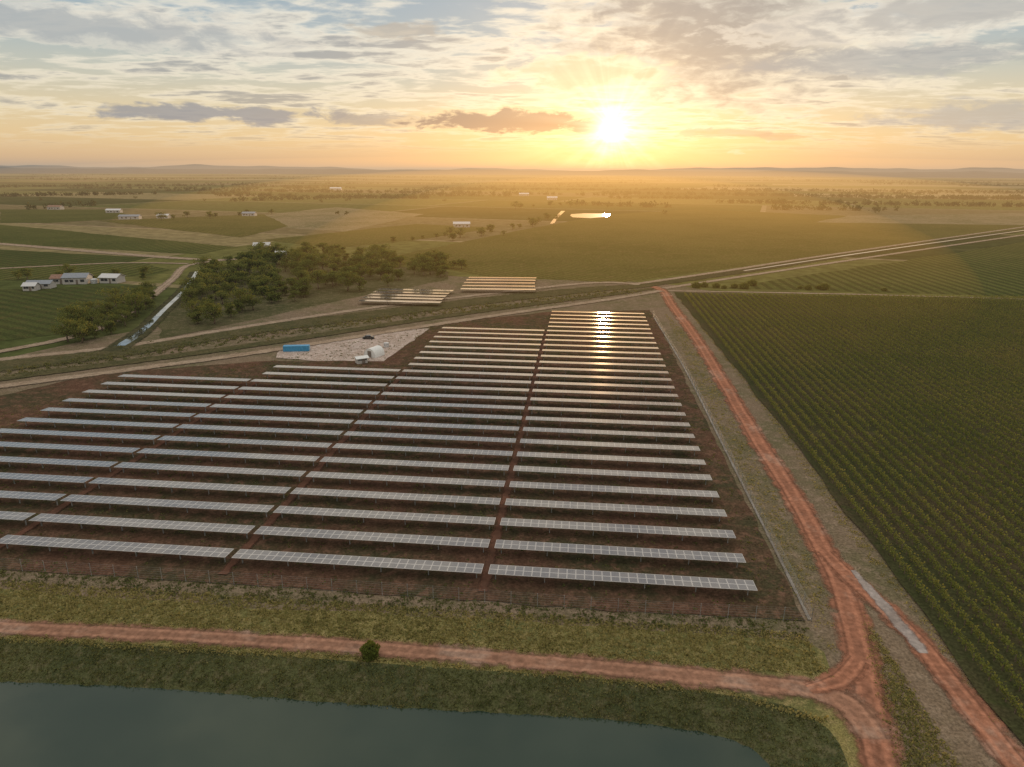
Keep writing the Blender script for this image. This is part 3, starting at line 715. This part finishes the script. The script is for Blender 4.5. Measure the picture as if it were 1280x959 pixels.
# ---------------------------------------------------------------- buildings
M_wall=simple("pale_wall",(0.45,0.41,0.37),0.8,var=0.08); M_roofw=simple("pale_metal_roof",(0.5,0.48,0.46),0.5,0.0,var=0.06)
M_canvas=simple("white_canvas",(0.66,0.64,0.6),0.7,var=0.05)
M_roofg=simple("grey_metal_roof",(0.2,0.21,0.23),0.5,0.1,var=0.1); M_roofr=simple("tile_roof",(0.22,0.12,0.08),0.8)
M_glass=simple("window_glass",(0.03,0.035,0.04),0.1,0,0.6); M_door=simple("door_paint",(0.18,0.14,0.11),0.6)
M_blue=simple("blue_paint",(0.05,0.24,0.42),0.5,var=0.12); M_black=simple("black_paint",(0.02,0.02,0.022),0.25,0,0.6); M_rub=simple("rubber",(0.02,0.02,0.02),0.9)
M_tank=simple("tank_steel",(0.5,0.5,0.5),0.4,0.4)
def house(u,v,w,dp,h,rot,roof,label,group=None,rh=None,name="house",cat="house"):
    rh=rh or h*0.5; e_=empty(name,P(u,v),rot,label=label,category=cat)
    if group: e_["group"]=group
    wv_=[(-w/2,-dp/2,0),(w/2,-dp/2,0),(w/2,dp/2,0),(-w/2,dp/2,0),(-w/2,-dp/2,h),(w/2,-dp/2,h),(w/2,dp/2,h),(-w/2,dp/2,h),(-w/2,0,h+rh),(w/2,0,h+rh)]
    wf=[[0,1,5,4],[2,3,7,6],[1,2,6,9,5],[3,0,4,8,7]]
    child(e_,"wall",mesh_from("wall",wv_,wf,M_wall))
    ov_=0.4; t=0.12; sl_=rh/(dp/2); ex=[]
    for sg in (-1,1):
        y0=sg*(dp/2+ov_); z0=h-ov_*sl_+0.03; z1=h+rh+0.03
        vv=[(-w/2-ov_,y0,z0),(w/2+ov_,y0,z0),(w/2+ov_,0,z1),(-w/2-ov_,0,z1)]; vv+=[(x,y,z+t) for x,y,z in vv]
        ex.append((vv,[[0,1,2,3],[4,5,6,7],[0,1,5,4],[1,2,6,5],[2,3,7,6],[3,0,4,7]]))
    child(e_,"roof",mesh_from("roof",*merge(ex),roof))
    child(e_,"door",mesh_from("door",*boxv(-0.45,0.45,-dp/2-0.05,-dp/2-0.005,0,min(2.1,h-.2)),M_door),(w*0.1,0,0))
    ww=min(0.8,w*0.09)
    wm=mesh_from("window",*boxv(-ww,ww,-dp/2-0.04,-dp/2-0.005,1.0,min(2.1,h-.3)),M_glass)
    for x in (-0.32,-0.12,0.33): child(e_,"window",wm,(w*x,0,0))
    return e_
e_=empty("tent",P(468,445),math.radians(-28),label="small white arched canvas shelter on the gravel pad",category="tent")
wv_=[];wf=[];ns=12;tw=2.0;tl=4.2
for yy_ in (-tl/2,-tl/6,tl/6,tl/2):
    for i in range(ns+1):
        a=math.pi*i/ns; wv_.append((-tw*math.cos(a),yy_,2.6*math.sin(a)**0.8))
for r_ in range(3):
    for i in range(ns): a=r_*(ns+1)+i; wf.append([a,a+1,a+ns+2,a+ns+1])
child(e_,"canopy",mesh_from("canopy",wv_,wf,M_canvas,smooth=True))
ew=[wv_[i] for i in range(ns+1)]; child(e_,"end_wall",mesh_from("end_wall",[(x,y+0.05,z*0.99) for x,y,z in ew]+[(x,-y-0.05,z*0.99) for x,y,z in ew],[list(range(ns+1)),list(range(ns+1,2*ns+2))],M_canvas))
child(e_,"door",mesh_from("door",*boxv(-0.6,0.6,-tl/2-0.06,-tl/2-0.01,0,1.9),M_door))
house(452,454,2.8,2.0,1.6,math.radians(30),M_canvas,"small white equipment hut beside the shelter",None,0.3,"hut","hut")
hs=[(52,360,10,5,2.2,0.1,M_roofg,"long grey roofed farm shed beside trees"),(78,354,7,6,2.6,0.2,M_roofr,"farm house with reddish roof"),(98,354,10,7,3.0,0.15,M_roofg,"large grey roofed farm house"),(141,353,8.5,6,2.6,-0.1,M_roofw,"white roofed farm house behind vines"),(40,363,5,4,2.2,0.1,M_roofw,"small white roofed farm shed"),
    (143,266,16,8,3,0.1,M_roofw,"white farm building on open fields"),(163,274,20,8,3,0.1,M_roofg,"long farm shed on open fields"),(205,273,12,7,3,0,M_roofw,"pale farm building among trees"),
    (328,312,10,6,3,0.2,M_roofw,"white farm shed beside the grove"),(352,323,6,5,2.8,0.2,M_roofw,"small pale house beside the grove"),(577,284,15,8,3.2,0.1,M_roofw,"pale farm building behind the grove"),
    (312,270,14,8,3,0,M_roofg,"grey farm shed among trees"),(690,250,18,10,4,0,M_roofw,"distant white farm building"),(70,262,16,9,3.5,0,M_roofr,"distant farm house with brown roof"),(655,245,20,10,4,0,M_roofw,"distant white farm shed"),(420,238,28,12,5,0,M_roofw,"distant pale packing shed")]
for h_ in hs: house(*h_,group="farm buildings on the plain")
e_=empty("shipping_container",P(371,439),0.1,label="low blue shipping container on the gravel pad",category="shipping container")
nx=36; Lc=7.2; hc=1.7
vs_=[];fs_=[]
for i in range(nx+1):
    x=-Lc/2+Lc*i/nx; o_=0.04 if i%2 else 0
    vs_+=[(x,-0.9+o_,0.1),(x,-0.9+o_,hc),(x,0.9-o_,hc),(x,0.9-o_,0.1)]
for i in range(nx):
    for j in range(3): a=i*4+j; fs_.append([a,a+4,a+5,a+1])
fs_+= [[0,1,2,3],[nx*4,nx*4+1,nx*4+2,nx*4+3][::-1]]
child(e_,"body",mesh_from("body",vs_,fs_,M_blue))
child(e_,"door",mesh_from("door",*merge([boxv(Lc/2+0.005,Lc/2+0.06,-0.85,-0.03,0.2,hc-.1),boxv(Lc/2+0.005,Lc/2+0.06,0.03,0.85,0.2,hc-.1)]),M_blue))
e_=empty("parked_car",P(461,424),0.1,label="black parked car on the gravel pad",category="car"); e_.scale=(.85,.85,.85)
prof=[(-2.1,0.35),(-2.15,0.8),(-1.9,0.95),(-1.5,1.0),(-0.9,1.45),(0.7,1.48),(1.4,1.02),(2.0,0.9),(2.15,0.6),(2.1,0.35)]
vs_=[(x,-0.88+(0.12 if z>1.2 else 0),z) for x,z in prof]+[(x,0.88-(0.12 if z>1.2 else 0),z) for x,z in prof]; k=len(prof)
fs_=[list(range(k)),list(range(k,2*k))[::-1]]+[[i,k+i,k+(i+1)%k,(i+1)%k] for i in range(k)]
child(e_,"body",mesh_from("body",vs_,fs_,M_black))
wm=mesh_from("window",*merge([boxv(-1.0,-0.1,-0.9,-0.8,1.02,1.35),boxv(0.0,0.9,-0.9,-0.8,1.02,1.35)]),M_glass); child(e_,"window",wm)
whm=mesh_from("wheel",*tube((0,-0.12,0),(0,0.12,0),0.34,0.34,16),M_rub)
for x in (-1.35,1.35):
    for y in (-0.82,0.82): child(e_,"wheel",whm,(x,y,0.34))
def tank(u,v,r,h,label):
    e_=empty("water_tank",P(u,v),0,label=label,category="water tank",group="water tanks near farm sheds"); vs1,fs1=tube((0,0,0),(0,0,h),r,r,20)
    child(e_,"wall",mesh_from("wall",vs1,fs1,M_tank)); child(e_,"roof",mesh_from("roof",*tube((0,0,h+0.005),(0,0,h+r*0.25),r*1.03,0.15,20),M_roofw))
tank(483,434,0.8,1.3,"small round steel water tank on gravel"); tank(345,318,2,2.2,"round pale water tank near trees"); tank(118,354,1.6,1.8,"round steel water tank beside a farm house")
# ---------------------------------------------------------------- hills
def hills(dist,prof,seed,name,colm):
    r=random.Random(seed); vs_=[];fs_=[]; us=list(range(-260,1560,8)); ph=[r.uniform(0,6) for _ in range(6)]
    for u in us:
        a_,_e=azel(u,213); h=0
        for (x,hh,w) in prof: h+=hh*math.exp(-((u-x)/w)**2)
        h+=0.5*math.sin(u*0.03+ph[0])+0.35*math.sin(u*0.071+ph[1])+0.25*math.sin(u*0.15+ph[2])
        hm=max(0.1,h)*dist/F+H*0.9
        for (dd,fz) in ((dist-2500,-5),(dist-900,hm*0.6),(dist,hm),(dist+2500,-5)):
            vs_.append((math.sin(a_)*dd,math.cos(a_)*dd,fz))
    for i in range(len(us)-1):
        for j in range(3): a=i*4+j; fs_.append([a,a+4,a+5,a+1])
    addobj(name,mesh_from(name,vs_,fs_,colm,smooth=True),kind="structure")
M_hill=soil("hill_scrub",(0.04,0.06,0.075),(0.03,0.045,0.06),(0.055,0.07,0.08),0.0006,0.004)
hills(16000,[(250,4.0,60),(330,2.6,50),(400,2.2,60),(600,2,80),(930,4.2,120),(1130,3.6,140),(1250,2.8,60),(60,2.8,100)],3,"hills",M_hill)
hills(10500,[(0,0.9,120),(480,0.8,120),(800,1.2,60),(1000,1.0,80),(1200,1.0,80)],9,"hills",M_hill)
S.view_settings.view_transform='Standard'; S.view_settings.look='None'; S.view_settings.exposure=0
